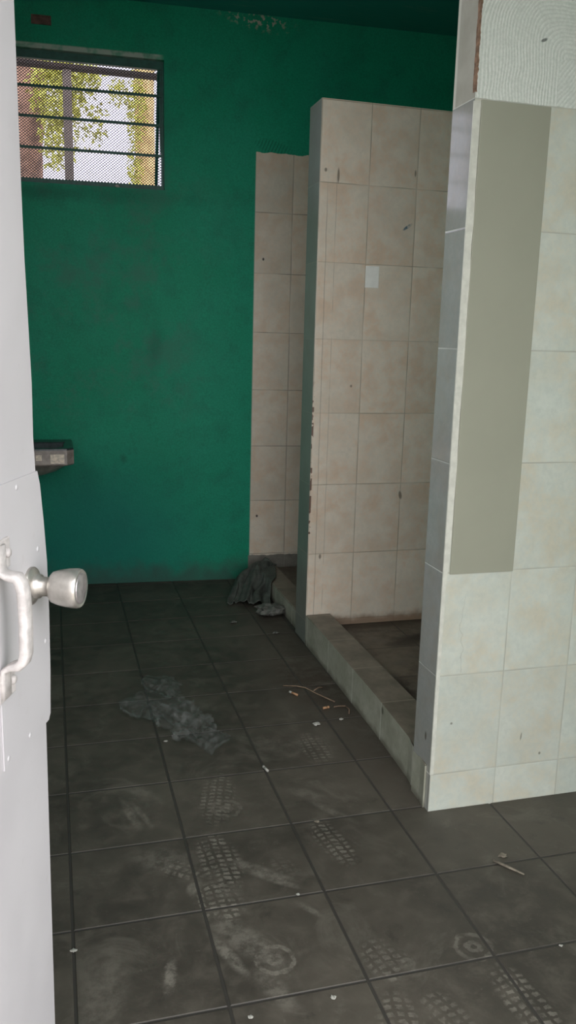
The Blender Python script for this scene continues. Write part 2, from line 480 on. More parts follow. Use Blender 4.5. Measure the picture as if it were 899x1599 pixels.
def mat_film():
    t = NT('clear_plastic_film')
    P, x, y, z, g = t.pos('object')
    tr = t.n('ShaderNodeBsdfTransparent'); tr.inputs[0].default_value = (.93, .95, .95, 1)
    p = t.n('ShaderNodeBsdfPrincipled')
    p.inputs['Base Color'].default_value = (.40, .41, .39, 1); p.inputs['Roughness'].default_value = .14
    p.inputs['Specular IOR Level'].default_value = .9
    t.link(t.bump(t.noise(P, 60, 4, .6, 1.0), .5, .003), p.inputs['Normal'])
    mx = t.n('ShaderNodeMixShader')
    t.link(t.remap(t.noise(P, 22, 5, .7, 1.), .35, .7, .03, .22), mx.inputs[0])
    t.link(tr.outputs[0], mx.inputs[1]); t.link(p.outputs[0], mx.inputs[2])
    t.link(mx.outputs[0], t.out.inputs[0])
    return t.m

M_part = mat_partition(); M_entry = mat_entry(); M_back = mat_back(); M_green = mat_green()
M_ceil = mat_ceiling(); M_floor = mat_floor(); M_stall = mat_stall(); M_kerb = mat_kerb(); M_door = mat_door()
M_film = mat_film()
M_cement = simple('cream_cement_edge', (.62, .61, .53), .7, 0, .08, 40, .3, .001)
M_taupe = simple('flat_taupe_board', (.335, .330, .255), .45, 0, .025, 4, .05, .0005)
M_brick = simple('bare_brick_edge', (.24, .145, .095), .9, 0, .4, 60, .8, .003)
M_frame = simple('dark_green_steel', (.015, .085, .065), .45, 0, .2, 30)
M_rust = simple('rusty_steel', (.10, .055, .042), .75, .0, .4, 30, .5, .002)
M_meshw = simple('galvanised_mesh_wire', (.065, .052, .07), .6, .2, .1, 30, 0)
M_nickel = simple('worn_satin_nickel', (.50, .47, .43), .33, .75, .12, 60, .15, .0005)
M_pin = simple('knob_face_worn', (.42, .38, .38), .35, .7, .2, 120, .2, .0005)
M_alu = simple('painted_cast_handle', (.50, .462, .442), .6, .0, .16, 70, .25, .0008)
M_sink = simple('grimy_grey_sink_enamel', (.32, .265, .235), .30, 0, .25, 26, .2, .001)
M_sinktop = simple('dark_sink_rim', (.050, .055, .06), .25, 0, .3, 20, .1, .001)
M_label = simple('flaking_pale_patch', (.78, .66, .54), .7, 0, .22, 70, .3, .001)
M_rag = simple('grey_green_cloth', (.075, .083, .070), .8, 0, .25, 22, .4, .002)
M_scrap = simple('crumpled_pale_scrap', (.115, .112, .098), .6, 0, .4, 30, .4, .002)
M_twig = simple('dry_straw', (.17, .115, .075), .8, 0, .25, 60, .2, .0005)
M_butt = simple('tan_filter_paper', (.38, .21, .11), .8, 0, .15, 60, .1, .0005)
M_paper = simple('white_paper', (.40, .385, .34), .8, 0, .06, 30, .1, .0005)
M_wood = simple('weathered_grey_splint', (.19, .16, .12), .8, 0, .3, 60, .3, .0005)
M_sticker = simple('pale_sticker', (.88, .85, .80), .6, 0, .04, 30, .05, .0003)
M_bark = simple('pinkish_bark', (.22, .125, .095), .9, 0, .4, 8, .8, .01)
M_bark2 = simple('yellow_tan_bark', (.48, .33, .16), .9, 0, .35, 9, .6, .01)
M_leaf = simple('yellow_green_leaf', (.40, .39, .075), .6, 0, .35, 14, 0)
M_post = simple('dusty_brown_post', (.115, .085, .078), .7, 0, .15, 10, .3, .002)
M_beam = simple('dark_rusted_beam', (.016, .007, .006), .8, 0, .4, 5, .3, .002)
M_ground = simple('pale_dry_ground', (.36, .33, .29), .95, 0, .15, 2, .5, .02)
M_outer = simple('pale_render', (.62, .60, .54), .9, 0, .1, 6, .4, .003)

# ------------------------------------------------------------------ the setting
XL, XR, YF, ZC = -.75, 2.5, .35, 3.222
def yb(x): return 5.0135 - .0555 * (x + .04)       # inner face of the back wall
WX0, WX1, WZ0, WZ1 = -.36, .642, 2.276, 2.946      # window opening
BT = .15

# floor: one bevelled slab per tile over a grout bed
bm = bmesh.new()
T, X0, Y0 = .335, .3452, 2.6017
def slab(bm, x0, x1, y0, y1, g=.0031, c=.0022, d=.0020):
    x0 += g; x1 -= g; y0 += g; y1 -= g
    if x1 - x0 < .02 or y1 - y0 < .02: return
    lo = [bm.verts.new(p) for p in ((x0, y0, -d), (x1, y0, -d), (x1, y1, -d), (x0, y1, -d))]
    hi = [bm.verts.new(p) for p in ((x0 + c, y0 + c, 0), (x1 - c, y0 + c, 0), (x1 - c, y1 - c, 0), (x0 + c, y1 - c, 0))]
    bm.faces.new(hi)
    for i in range(4): bm.faces.new((lo[i], lo[(i + 1) % 4], hi[(i + 1) % 4], hi[i]))
for i in range(-4, 7):
    for j in range(-8, 8):
        x0, x1 = X0 + i * T, X0 + (i + 1) * T
        y0, y1 = Y0 + j * T, Y0 + (j + 1) * T
        x0 = max(x0, XL); x1 = min(x1, XR); y0 = max(y0, .20); y1 = min(y1, 5.03)
        if y0 >= 2.2: x1 = min(x1, 1.17)
        if x1 - x0 < .03 or y1 - y0 < .03: continue
        slab(bm, x0, x1, y0, y1)
box(bm, (XL, .2, -.05), (XR, 5.05, -.0020))
struct('floor', bm, M_floor)

# back wall with the window opening cut through it
bm = bmesh.new()
xs = [XL - .15, WX0, WX1, 1.157, XR + .15]; zs = [-.05, .15, WZ0, WZ1, ZC + .02]
def bv(x, z, off): return bm.verts.new((x, yb(x) + off, z))
for i in range(4):
    for k in range(4):
        if i == 1 and k == 2: continue
        for off in (0, BT):
            bm.faces.new([bv(xs[i], zs[k], off), bv(xs[i + 1], zs[k], off), bv(xs[i + 1], zs[k + 1], off), bv(xs[i], zs[k + 1], off)])
for (xa, za), (xb_, zb) in (((WX0, WZ0), (WX1, WZ0)), ((WX1, WZ0), (WX1, WZ1)), ((WX1, WZ1), (WX0, WZ1)), ((WX0, WZ1), (WX0, WZ0)),
                            ((xs[0], zs[0]), (xs[4], zs[0])), ((xs[4], zs[0]), (xs[4], zs[4])), ((xs[4], zs[4]), (xs[0], zs[4])), ((xs[0], zs[4]), (xs[0], zs[0]))):
    bm.faces.new([bv(xa, za, 0), bv(xb_, zb, 0), bv(xb_, zb, BT), bv(xa, za, BT)])
bmesh.ops.remove_doubles(bm, verts=bm.verts, dist=.0002)
struct('wall_back', bm, M_back)

LY0, LY1, LZ0, LZ1 = 1.75, 3.15, 1.50, 3.14         # added window to brighten the room, in the unseen left wall
bm = bmesh.new()
ye = yb(XL) - .001
box(bm, (XL - .15, .2, -.05), (XL, LY0, ZC)); box(bm, (XL - .15, LY1, -.05), (XL, ye, ZC))
box(bm, (XL - .15, LY0, -.05), (XL, LY1, LZ0)); box(bm, (XL - .15, LY0, LZ1), (XL, LY1, ZC))
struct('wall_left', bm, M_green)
bm = bmesh.new()
for z in (LZ0, LZ1 - .03, (LZ0 + LZ1) / 2 - .01): box(bm, (XL - .09, LY0, z), (XL - .06, LY1, z + .03))
for y in (LY0, LY1 - .03, LY0 + .66): box(bm, (XL - .09, y, LZ0 + .03), (XL - .06, y + .03, LZ1 - .03))
struct('fill_window_2', bm, M_frame)  # frame and bars of the added window
bm = bmesh.new(); box(bm, (XR, .2, -.05), (XR + .15, yb(XR) - .001, ZC)); struct('wall_right', bm, M_green)
# front wall round the doorway the camera looks through
DX0, DX1, DZ = -.37, 1.35, 2.70  # opening made wider and taller than the door to admit more light
bm = bmesh.new()
box(bm, (XL, .2, -.05), (DX0, YF, ZC)); box(bm, (DX1, .2, -.05), (XR, YF, ZC)); box(bm, (DX0, .2, DZ), (DX1, YF, ZC))
struct('wall_front', bm, M_outer)
# ceiling
bm = bmesh.new(); box(bm, (XL - .15, .2, ZC), (XR + .15, 5.25, ZC + .15)); struct('ceiling', bm, M_ceil)

# tiled stub wall by the stalls
bm = bmesh.new()
box(bm, (1.128, 2.235, -.01), (XR, 2.368, ZC)); struct('wall_entry', bm, M_entry)
# cream cement edge along its corner, flat taupe panel
bm = bmesh.new()
zz = [.13 + (2.128 - .13) * k / 26 for k in range(27)]
ww = [1.1385 + .0085 * min(1, max(0, (z - .75) / .15)) + random.uniform(-.0012, .0012) for z in zz]
for k in range(26):
    a = [bm.verts.new(p) for p in ((1.1262, 2.2325, zz[k]), (ww[k], 2.2325, zz[k]), (ww[k + 1], 2.2325, zz[k + 1]), (1.1262, 2.2325, zz[k + 1]))]
    bm.faces.new(a)
    b = [bm.verts.new(p) for p in ((1.1262, 2.2325, zz[k]), (1.1262, 2.2385, zz[k]), (1.1262, 2.2385, zz[k + 1]), (1.1262, 2.2325, zz[k + 1]))]
    bm.faces.new(b)
    c = [bm.verts.new(p) for p in ((ww[k], 2.2325, zz[k]), (ww[k], 2.236, zz[k]), (ww[k + 1], 2.236, zz[k + 1]), (ww[k + 1], 2.2325, zz[k + 1]))]
    bm.faces.new(c)
bmesh.ops.remove_doubles(bm, verts=bm.verts, dist=.0001)
struct('trim_1', bm, M_cement)
# bare brick edge above it
bm = bmesh.new()
n = 190
def jag(z, w): return w + .0032 * (mnoise.noise((z * 25, 0, 3)) + .8 * mnoise.noise((z * 90, 0, 1)) + .6 * mnoise.noise((z * 210, 0, 5)))
rows = []
for k in range(n + 1):
    z = 2.15 + (ZC - 2.15) * k / n
    w = max(.002, jag(z, .0045))
    s = max(.002, jag(z + 9, .015))
    rows.append([bm.verts.new(p) for p in ((1.1272, 2.2342 + s, z), (1.1262, 2.2335, z), (1.1272 + w, 2.2335, z), (1.1272 + w, 2.236, z))])
for a, b in zip(rows, rows[1:]):
    for i in range(3): bm.faces.new((a[i], a[i + 1], b[i + 1], b[i]))
struct('trim_2', bm, M_brick)

# partition between the two stalls
bm = bmesh.new(); box(bm, (1.1722, 3.77, 0.0), (XR, 3.948, 2.515), .003)
struct('wall_partition', bm, M_part)
# kerbs
bm = bmesh.new()
prism(bm, [(1.121, 2.262), (1.148, 2.45), (1.162, 2.80), (1.1715, 3.40), (1.1722, 3.7695), (1.300, 3.7695), (1.300, 2.3685), (1.1275, 2.3685), (1.1275, 2.262)], -.003, .151)
bmesh.ops.bevel(bm, geom=[e for e in bm.edges if all(v.co.z > .1 for v in e.verts)], offset=.004, segments=2, affect='EDGES')
struct('trim_3', bm, M_kerb)
bm = bmesh.new()
prism(bm, [(1.190, 3.949), (1.190, 4.942), (1.31, 4.936), (1.31, 3.949)], -.003, .098)
bmesh.ops.bevel(bm, geom=[e for e in bm.edges if all(v.co.z > .05 for v in e.verts)], offset=.004, segments=2, affect='EDGES')
struct('trim_4', bm, M_kerb)
# stall floors
bm = bmesh.new()
box(bm, (1.30, 2.369, 0), (XR, 3.7695, .088)); box(bm, (1.31, 3.949, 0), (XR, 4.87, .085))
struct('floor_stall', bm, M_stall)
# ground outside
bm = bmesh.new()
box(bm, (-25, -25, -.2), (25, .2, -.055)); box(bm, (-25, 5.25, -.2), (25, 40, -.055))
box(bm, (-25, .2, -.2), (-.92, 5.25, -.055)); box(bm, (2.68, .2, -.2), (25, 5.25, -.055))
struct('ground', bm, M_ground)

# ------------------------------------------------------------------ flat taupe panel, sticker
bm = bmesh.new(); box(bm, (1.1475, 2.2305, .794), (1.362, 2.2352, 2.132), .0012)
o = obj('wall_panel', bm, M_taupe, loc=(1.255, 2.235, .794))
tag(o, 'tall plain taupe panel filling one strip of the cream tiled wall beside its corner', 'panel')
bm = bmesh.new(); box(bm, (1.408, 3.7686, 1.722), (1.474, 3.7702, 1.819), .0003)
o = obj('paper_sticker', bm, M_sticker, loc=(1.44, 3.77, 1.77))
tag(o, 'small blank off-white sticker on the tiled partition near its upper left', 'sticker')

# ------------------------------------------------------------------ window
def wp(x, z, off): return Vector((x, yb(x) + off, z))
wroot = bpy.data.objects.new('window_1', None); COL.objects.link(wroot)
wroot.location = (.14, yb(.14) + .06, WZ0); wroot['kind'] = 'structure'
def wobj(name, bm, mat):
    o = obj(name, bm, mat)
    o.parent = wroot; o.matrix_parent_inverse = Matrix.Translation(-Vector(wroot.location))
    return o
def wbox(bm, x0, x1, z0, z1, o0, o1):
    vs = [bm.verts.new(wp(x, z, o)) for x, z, o in ((x0, z0, o0), (x1, z0, o0), (x1, z1, o0), (x0, z1, o0), (x0, z0, o1), (x1, z0, o1), (x1, z1, o1), (x0, z1, o1))]
    for f in ((0, 1, 2, 3), (4, 5, 6, 7), (0, 1, 5, 4), (1, 2, 6, 5), (2, 3, 7, 6), (3, 0, 4, 7)): bm.faces.new([vs[i] for i in f])
bm = bmesh.new()
wbox(bm, WX0, WX1, WZ0, WZ0 + .028, .035, .065); wbox(bm, WX0, WX1, WZ1 - .040, WZ1, .035, .065)
wbox(bm, WX0, WX0 + .028, WZ0 + .028, WZ1 - .040, .035, .065); wbox(bm, WX1 - .012, WX1, WZ0 + .028, WZ1 - .040, .035, .065)
# steel sheet wedge beside the leaning casement stile
a = [wp(.612, WZ1 - .04, .045), wp(.631, WZ1 - .04, .045), wp(.631, 2.48, .045), wp(.624, 2.48, .045)]
b = [v + Vector((0, .012, 0)) for v in a]
va = [bm.verts.new(v) for v in a]; vb = [bm.verts.new(v) for v in b]
bm.faces.new(va); bm.faces.new(vb[::-1])
for i in range(4): bm.faces.new((va[i], va[(i + 1) % 4], vb[(i + 1) % 4], vb[i]))
wobj('window_frame', bm, M_frame)
bm = bmesh.new()
tube(bm, [wp(.618, WZ1 - .042, .05), wp(.601, WZ0 + .03, .05)], .009, 4)
wobj('casement_stile', bm, M_frame)
for z in (2.772, 2.620, 2.462):
    bm = bmesh.new()
    wbox(bm, WX0 + .028, WX1 - .012, z - .0065, z + .0065, .038, .052)
    wobj('crossbar', bm, M_frame)
bm = bmesh.new()       # expanded metal mesh
px_, pz_ = .0175, .0145
x0, x1, z0, z1 = WX0 + .005, WX1 - .005, WZ0 + .004, WZ1 - .004
def clipline(c, s):
    # line z = z0 + s*(x-c)*pz/px, clipped to the opening
    k = s * pz_ / px_
    pts = []
    ta, tb = x0, x1
    for zz_ in (z0, z1):
        pass
    xa = c + (z0 - z0) / k; xb2 = c + (z1 - z0) / k
    lo, hi = min(xa, xb2), max(xa, xb2)
    lo = max(lo, x0); hi = min(hi, x1)
    if hi - lo < .003: return None
    return (lo, z0 + k * (lo - c)), (hi, z0 + k * (hi - c))
span = (z1 - z0) * px_ / pz_
for s in (1, -1):
    c = x0 - span - (0 if s == 1 else -span)
    cc = x0 - span if s == 1 else x0
    while cc < (x1 if s == 1 else x1 + span):
        r = clipline(cc, s)
        if r: tube(bm, [wp(*r[0], .078), wp(*r[1], .078)], .0019, 4)
        cc += px_
wobj('mesh_screen', bm, M_meshw)
# pellet of plaster left on the lower frame
bm = bmesh.new(); bmesh.ops.create_icosphere(bm, subdivisions=2, radius=.013)
for v in bm.verts: v.co *= 1 + .35 * mnoise.noise(v.co * 90); v.co.z *= .75
o = obj('plaster_lump', bm, M_paper, smooth=True); o.location = wp(.385, WZ0 + .008, .020)
tag(o, 'tiny white lump of plaster on the bottom ledge of the window', 'plaster lump')

# rusty junction box recessed above the window
bm = bmesh.new()
x0, x1, z0, z1 = -.047, .054, 3.060, 3.105
wbox(bm, x0, x1, z0, z1, -.0035, .004)
o = thing('junction_box', 'small rusty rectangular junction box on the green wall above the window', 'electrical box', (0, yb(0), 3.08))
def under(o, ch):
    ch.parent = o; ch.matrix_parent_inverse = Matrix.Translation(-Vector(o.location)) if o.rotation_euler[2] == 0 else o.matrix_basis.inverted()
    return ch
bm.free(); bm = bmesh.new()
for a in ((x0, x1, z0, z0 + .007), (x0, x1, z1 - .007, z1), (x0, x0 + .007, z0 + .007, z1 - .007), (x1 - .007, x1, z0 + .007, z1 - .007)):
    wbox(bm, *a, -.006, .002)
under(o, obj('rim', bm, M_rust))
bm = bmesh.new(); wbox(bm, x0 + .006, x1 - .006, z0 + .006, z1 - .006, -.002, .002); under(o, obj('cover_plate', bm, M_rust))
for q in (-.02, .027):
    bm = bmesh.new(); tube(bm, [wp(q, 3.083, -.0050), wp(q, 3.083, -.0018)], .006, 10); under(o, obj('screw', bm, M_rust))

# ------------------------------------------------------------------ door
YAW = math.radians(21)
F = Vector((-.01627, 1.20056, 0))
door = bpy.data.objects.new('door_1', None); COL.objects.link(door)
door.location = F; door.rotation_euler = (0, 0, -YAW); door['kind'] = 'structure'
# local frame: +y along the leaf to its free edge, +x out of the face we see
def dobj(name, bm, mat, parent=None, smooth=False):
    return obj(name, bm, mat, parent or door, smooth)
edge = [(-.040, 2.16), (-.0382, 1.875), (-.0368, 1.663), (-.0348, 1.578), (-.0255, 1.416), (-.0274, 1.347), (-.0235, 1.293), (-.0215, 1.10),
        (-.0170, .929), (-.0186, .802), (-.0208, .643), (-.0234, .418), (-.025, .02)]
bm = bmesh.new()
HX = -.845
fr = [bm.verts.new((0, s, z)) for s, z in edge]; frh = [bm.verts.new((0, HX, z)) for s, z in edge]
bk = [bm.verts.new((-.038, s - .001, z)) for s, z in edge]; bkh = [bm.verts.new((-.038, HX, z)) for s, z in edge]
for i in range(len(edge) - 1):
    bm.faces.new((fr[i], fr[i + 1], frh[i + 1], frh[i])); bm.faces.new((bk[i], bk[i + 1], bkh[i + 1], bkh[i]))
    bm.faces.new((fr[i], fr[i + 1], bk[i + 1], bk[i])); bm.faces.new((frh[i], frh[i + 1], bkh[i + 1], bkh[i]))
bm.faces.new((fr[0], bk[0], bkh[0], frh[0])); bm.faces.new((fr[-1], bk[-1], bkh[-1], frh[-1]))
dobj('leaf', bm, M_door)
# lock plate riveted over the leaf
pe = [(-.0225, 1.2985), (-.0150, 1.279), (-.006, 1.225), (.0012, 1.165), (.003, 1.09), (.0005, 1.00), (-.0045, .936), (-.012, .9285)]
bm = bmesh.new()
poly = [(-.163, 1.2985)] + pe + [(-.163, .9285)]
v0 = [bm.verts.new((.0003, s, z)) for s, z in poly]; v1 = [bm.verts.new((.0022, s, z)) for s, z in poly]
bm.faces.new(v0); bm.faces.new(v1[::-1])
for i in range(len(poly)): j = (i + 1) % len(poly); bm.faces.new((v0[i], v0[j], v1[j], v1[i]))
dobj('lock_plate', bm, M_door)
for s, z in ((-.092, 1.288), (-.030, 1.191), (-.0135, 1.051), (-.080, .938), (-.150, 1.288), (-.150, .94)):
    bm = bmesh.new(); lathe(bm, [(.002, .0042), (.0028, .0036), (.0032, .0018), (.0033, 0)], 12, Matrix.Translation((0, s, z)))
    dobj('rivet', bm, M_door, smooth=True)
# knob set
KM = Matrix.Translation((.0022, -.048, 1.138))
KO = .004
kp = lambda L: [(x + KO, r_) for x, r_ in L]
bm = bmesh.new(); lathe(bm, kp([(.0245, 0), (.0245, .012), (.0252, .0175), (.028, .0210), (.037, .0240), (.048, .0262), (.057, .0269), (.0625, .0270), (.0655, .0262), (.0672, .0248), (.0660, .0238), (.0660, .021)]), 40)
knob = obj('door_knob', bm, M_nickel, door, True); knob.location = (.0022, -.060, 1.147)
bm = bmesh.new(); lathe(bm, [(0, .026), (.003, .0263), (.005, .025), (.007, .019), (.008, .0165), (.008, 0)], 36)
obj('rosette', bm, M_nickel, knob, True)
bm = bmesh.new(); lathe(bm, [(.007, .0165), (.014, .0165), (.015, .0135), (.030, .0130), (.030, 0)], 32)
obj('shank', bm, M_nickel, knob, True)
bm = bmesh.new(); lathe(bm, kp([(.0655, .0212), (.0670, .0210), (.0678, .0190), (.0678, 0)]), 32)
obj('face_disc', bm, M_pin, knob, True)
# pull handle: a flat bar bent into a bow with two screwed tabs
path = [(.0045, .097), (.0045, .072), (.006, .064), (.014, .060), (.026, .058), (.029, .053), (.0325, .042), (.0335, .02), (.034, 0), (.0335, -.02), (.033, -.040), (.030, -.050), (.024, -.056), (.014, -.058), (.006, -.062), (.0045, -.070), (.0045, -.100)]
bm = bmesh.new()
rings = []
for i, (x, z) in enumerate(path):
    p0 = Vector(path[max(i - 1, 0)]); p1 = Vector(path[min(i + 1, len(path) - 1)])
    d = (p1 - p0).normalized(); nrm = Vector((-d.y, d.x))
    bow = min(1, max(0, (x - .006) / .02))
    hw = .0125 - .0010 * bow; th = .0035 + .0030 * bow
    ring = []
    for k in range(12):
        a = 2 * PI * k / 12
        ca, sa = math.cos(a), math.sin(a)
        sx = math.copysign(abs(ca) ** .55, ca) * hw; sy = math.copysign(abs(sa) ** .55, sa) * th
        ring.append(bm.verts.new((x + nrm.x * sy, sx, z + nrm.y * sy)))
    rings.append(ring)
for a, b in zip(rings, rings[1:]):
    for k in range(12): bm.faces.new((a[k], a[(k + 1) % 12], b[(k + 1) % 12], b[k]))
bm.faces.new(rings[0]); bm.faces.new(rings[-1][::-1])
hd = obj('pull_handle', bm, M_alu, door, True); hd.location = (.0022, -.159, 1.13)
for zc in (.083, -.086):
    bm = bmesh.new(); box(bm, (-.001, -.016, zc - .019), (.0035, .032, zc + .019), .0015); obj('mounting_tab', bm, M_alu, hd)
    bm = bmesh.new(); lathe(bm, [(.003, .0065), (.0055, .0062), (.0075, .0045), (.008, 0)], 14, Matrix.Translation((0, .023, zc)))
    obj('screw', bm, M_alu, hd, True)

# ------------------------------------------------------------------ wash basin on the back wall
sk = thing('wash_basin', 'grimy grey wash basin with a flaking pale patch, on the green wall by the door', 'sink', (-.15, 4.80, .87))
def sobj(n, bm, m, smooth=False, loc=None):
    o = obj(n, bm, m, None, smooth); o.parent = sk; o.matrix_parent_inverse = Matrix.Translation(-Vector(sk.location)); return o
sx0, sx1, sy0 = -.40, .104, 4.600
c = .035
def outline(i, cf):      # chamfered plan, inset by i
    yb0 = 5.001
    return [(sx0 + i + cf, sy0 + i), (sx1 - i - cf, sy0 + i), (sx1 - i, sy0 + i + cf), (sx1 - i, yb0 - i * 0), (sx0 + i, yb0 + .02 - i * 0), (sx0 + i, sy0 + i + cf)]
def loft(bm, loops):
    L = [[bm.verts.new(p) for p in lp] for lp in loops]
    for a, b in zip(L, L[1:]):
        m = len(a)
        for i in range(m): bm.faces.new((a[i], a[(i + 1) % m], b[(i + 1) % m], b[i]))
    return L
bm = bmesh.new()
lp = lambda i, cf, z: [(x, y, z) for x, y in outline(i, cf)]
L = loft(bm, [lp(.006, c, .783), lp(0, c, .790), lp(0, c, .8655)])
bm.faces.new(L[0][::-1])
sobj('apron', bm, M_sink)
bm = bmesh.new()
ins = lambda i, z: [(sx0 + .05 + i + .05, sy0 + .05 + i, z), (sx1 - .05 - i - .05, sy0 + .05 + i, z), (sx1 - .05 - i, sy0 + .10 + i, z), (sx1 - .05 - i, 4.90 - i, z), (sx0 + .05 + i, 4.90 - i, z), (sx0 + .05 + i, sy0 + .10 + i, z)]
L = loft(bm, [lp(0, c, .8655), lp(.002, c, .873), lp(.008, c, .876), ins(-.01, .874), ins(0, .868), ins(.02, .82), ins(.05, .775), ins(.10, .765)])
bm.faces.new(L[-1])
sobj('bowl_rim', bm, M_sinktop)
bm = bmesh.new()
def und(i, z): return [(x + (-.15 - x) * i, y + (4.85 - y) * i * .8, z) for x, y in outline(.03, .06)]
L = loft(bm, [und(0, .783), und(.10, .765), und(.30, .735), und(.55, .712), und(.75, .70)])
bm.faces.new(L[-1][::-1])
sobj('underside', bm, M_sink, True)
bm = bmesh.new(); box(bm, (-.018, sy0 - .0012, .795), (.054, sy0 + .001, .845), .0004); sobj('pale_patch', bm, M_label)
bm = bmesh.new(); box(bm, (-.092, sy0 - .0010, .812), (-.062, sy0 + .001, .842), .0004); sobj('pale_patch', bm, M_label)
bm = bmesh.new(); tube(bm, [(-.15, 4.90, .876), (-.15, 4.90, .955), (-.15, 4.885, .975), (-.15, 4.82, .972), (-.15, 4.80, .950)], [.016, .013, .012, .010, .010], 12); sobj('tap', bm, M_nickel, True)
bm = bmesh.new(); tube(bm, [(-.15, 4.85, .702), (-.15, 4.85, .60), (-.15, 4.87, .56), (-.15, 4.93, .55), (-.15, 5.015, .55)], .02, 12); sobj('drain_pipe', bm, M_sink, True)

# ------------------------------------------------------------------ things lying on the floor
# clear plastic bag
def in_poly(p, poly):
    x, y = p; r = False; n = len(poly)
    for i in range(n):
        x0, y0 = poly[i]; x1, y1 = poly[(i + 1) % n]
        if (y0 > y) != (y1 > y) and x < (x1 - x0) * (y - y0) / (y1 - y0) + x0: r = not r
    return r
bagp = [(.205, 3.23), (.23, 3.10), (.30, 3.08), (.345, 2.97), (.39, 2.86), (.46, 2.79), (.52, 2.745), (.585, 2.755), (.600, 2.84), (.575, 2.93), (.55, 3.02), (.52, 3.13), (.485, 3.26), (.50, 3.36), (.47, 3.47), (.38, 3.52), (.335, 3.46), (.33, 3.33), (.27, 3.30)]
bm = bmesh.new()
NX, NY = 62, 110
gx0, gx1, gy0, gy1 = .18, .63, 2.70, 3.56
V = {}
for i in range(NX + 1):
    for j in range(NY + 1):
        x = gx0 + (gx1 - gx0) * i / NX; y = gy0 + (gy1 - gy0) * j / NY
        q = (x + .02 * mnoise.noise((x * 18, y * 18, 0)), y + .03 * mnoise.noise((x * 18, y * 18, 5)))
        if in_poly(q, bagp):
            h = 0
            for f, a in ((9, .022), (21, .014), (45, .006)):
                h += a * (1 - 2.2 * abs(mnoise.noise((x * f, y * f * .8 + x * f * .5, f))))
            amp = 1.15 if y < 3.15 else .6
            V[i, j] = bm.verts.new((x + .006 * mnoise.noise((x * 40, y * 40, 9)), y, .0035 + max(0, h * amp)))
for (i, j) in list(V):
    if all(k in V for k in ((i + 1, j), (i + 1, j + 1), (i, j + 1))):
        bm.faces.new((V[i, j], V[i + 1, j], V[i + 1, j + 1], V[i, j + 1]))
bmesh.ops.delete(bm, geom=[v for v in bm.verts if not v.link_faces], context='VERTS')
o = obj('plastic_bag', bm, M_film, None, True, loc=(.42, 3.05, .003))
tag(o, 'crumpled clear plastic bag lying flat on the dark floor tiles', 'plastic bag')

# grey rag slumped over the far kerb corner
bm = bmesh.new()
NU, NV = 56, 44
grid = []
for j in range(NV + 1):
    v = j / NV
    # centre line: from behind the kerb corner over its edge to the floor
    P0, P1, P2, P3 = Vector((1.262, 4.86, .128)), Vector((1.175, 4.83, .145)), Vector((1.11, 4.68, .05)), Vector((1.03, 4.43, .022))
    p = (1 - v) ** 3 * P0 + 3 * v * (1 - v) ** 2 * P1 + 3 * v * v * (1 - v) * P2 + v ** 3 * P3
    w = .06 + .17 * v ** 1.1 if v < .92 else .06 + .17 * .92 ** 1.1
    row = []
    for i in range(NU + 1):
        u = i / NU * 2 - 1
        off = Vector((.90, -.28, 0)) * (u * w * (.8 + .2 * math.sin(v * 5)))
        fold = .5 + .5 * math.sin(u * 9.5 + 3.4 * v + 3.4 * mnoise.noise((u * 1.5, v * 2, 1)))
        z = p.z - .05 * (u * u) * (1 - .6 * v) + (.016 + .016 * v) * (fold - .4) + .004 * math.sin(u * 23 + 4 * v + 5 * mnoise.noise((u * 2, v * 3, 5))) + .024 * mnoise.noise((u * 4, v * 5, 3))
        x = p.x + off.x + .02 * mnoise.noise((u * 3, v * 4, 7)); y = p.y + off.y + .03 * mnoise.noise((u * 2.5, v * 3, 11)) - .05 * fold * v * v
        low = .006
        if x > 1.178 and y < 4.94 and y > 3.96: low = .106
        row.append(bm.verts.new((x, min(y, 4.925), max(z, low))))
    grid.append(row)
for a, b in zip(grid, grid[1:]):
    for i in range(NU): bm.faces.new((a[i], a[i + 1], b[i + 1], b[i]))
o = obj('rag', bm, M_rag, None, True, loc=(1.1, 4.65, .003))
sm = o.modifiers.new('thick', 'SOLIDIFY'); sm.thickness = .003
tag(o, 'grey rag slumped over the kerb in the far corner by the green wall', 'rag')
# crumpled scraps at its foot
def crumple(name, loc, r, seed, mat, label, cat, group=None, flat=.5, sx=1):
    bm = bmesh.new(); bmesh.ops.create_icosphere(bm, subdivisions=3, radius=1)
    for v in bm.verts:
        d = v.co.copy()
        k = 1 + .55 * (1 - 2.4 * abs(mnoise.noise(d * 1.7 + Vector((seed, 0, 0))))) * .6 + .25 * mnoise.noise(d * 4 + Vector((0, seed, 0)))
        v.co = Vector((d.x * k * r * sx, d.y * k * r, d.z * k * r * flat))
    zmin = min(v.co.z for v in bm.verts)
    for v in bm.verts: v.co.z -= zmin
    o = obj(name, bm, mat); o.location = loc
    return tag(o, label, cat, group)
crumple('crumpled_wrapper', (1.11, 4.235, .001), .060, 3, M_scrap, 'crumpled pale wrapper on the floor in front of the grey rag', 'wrapper', None, .42, 1.15)

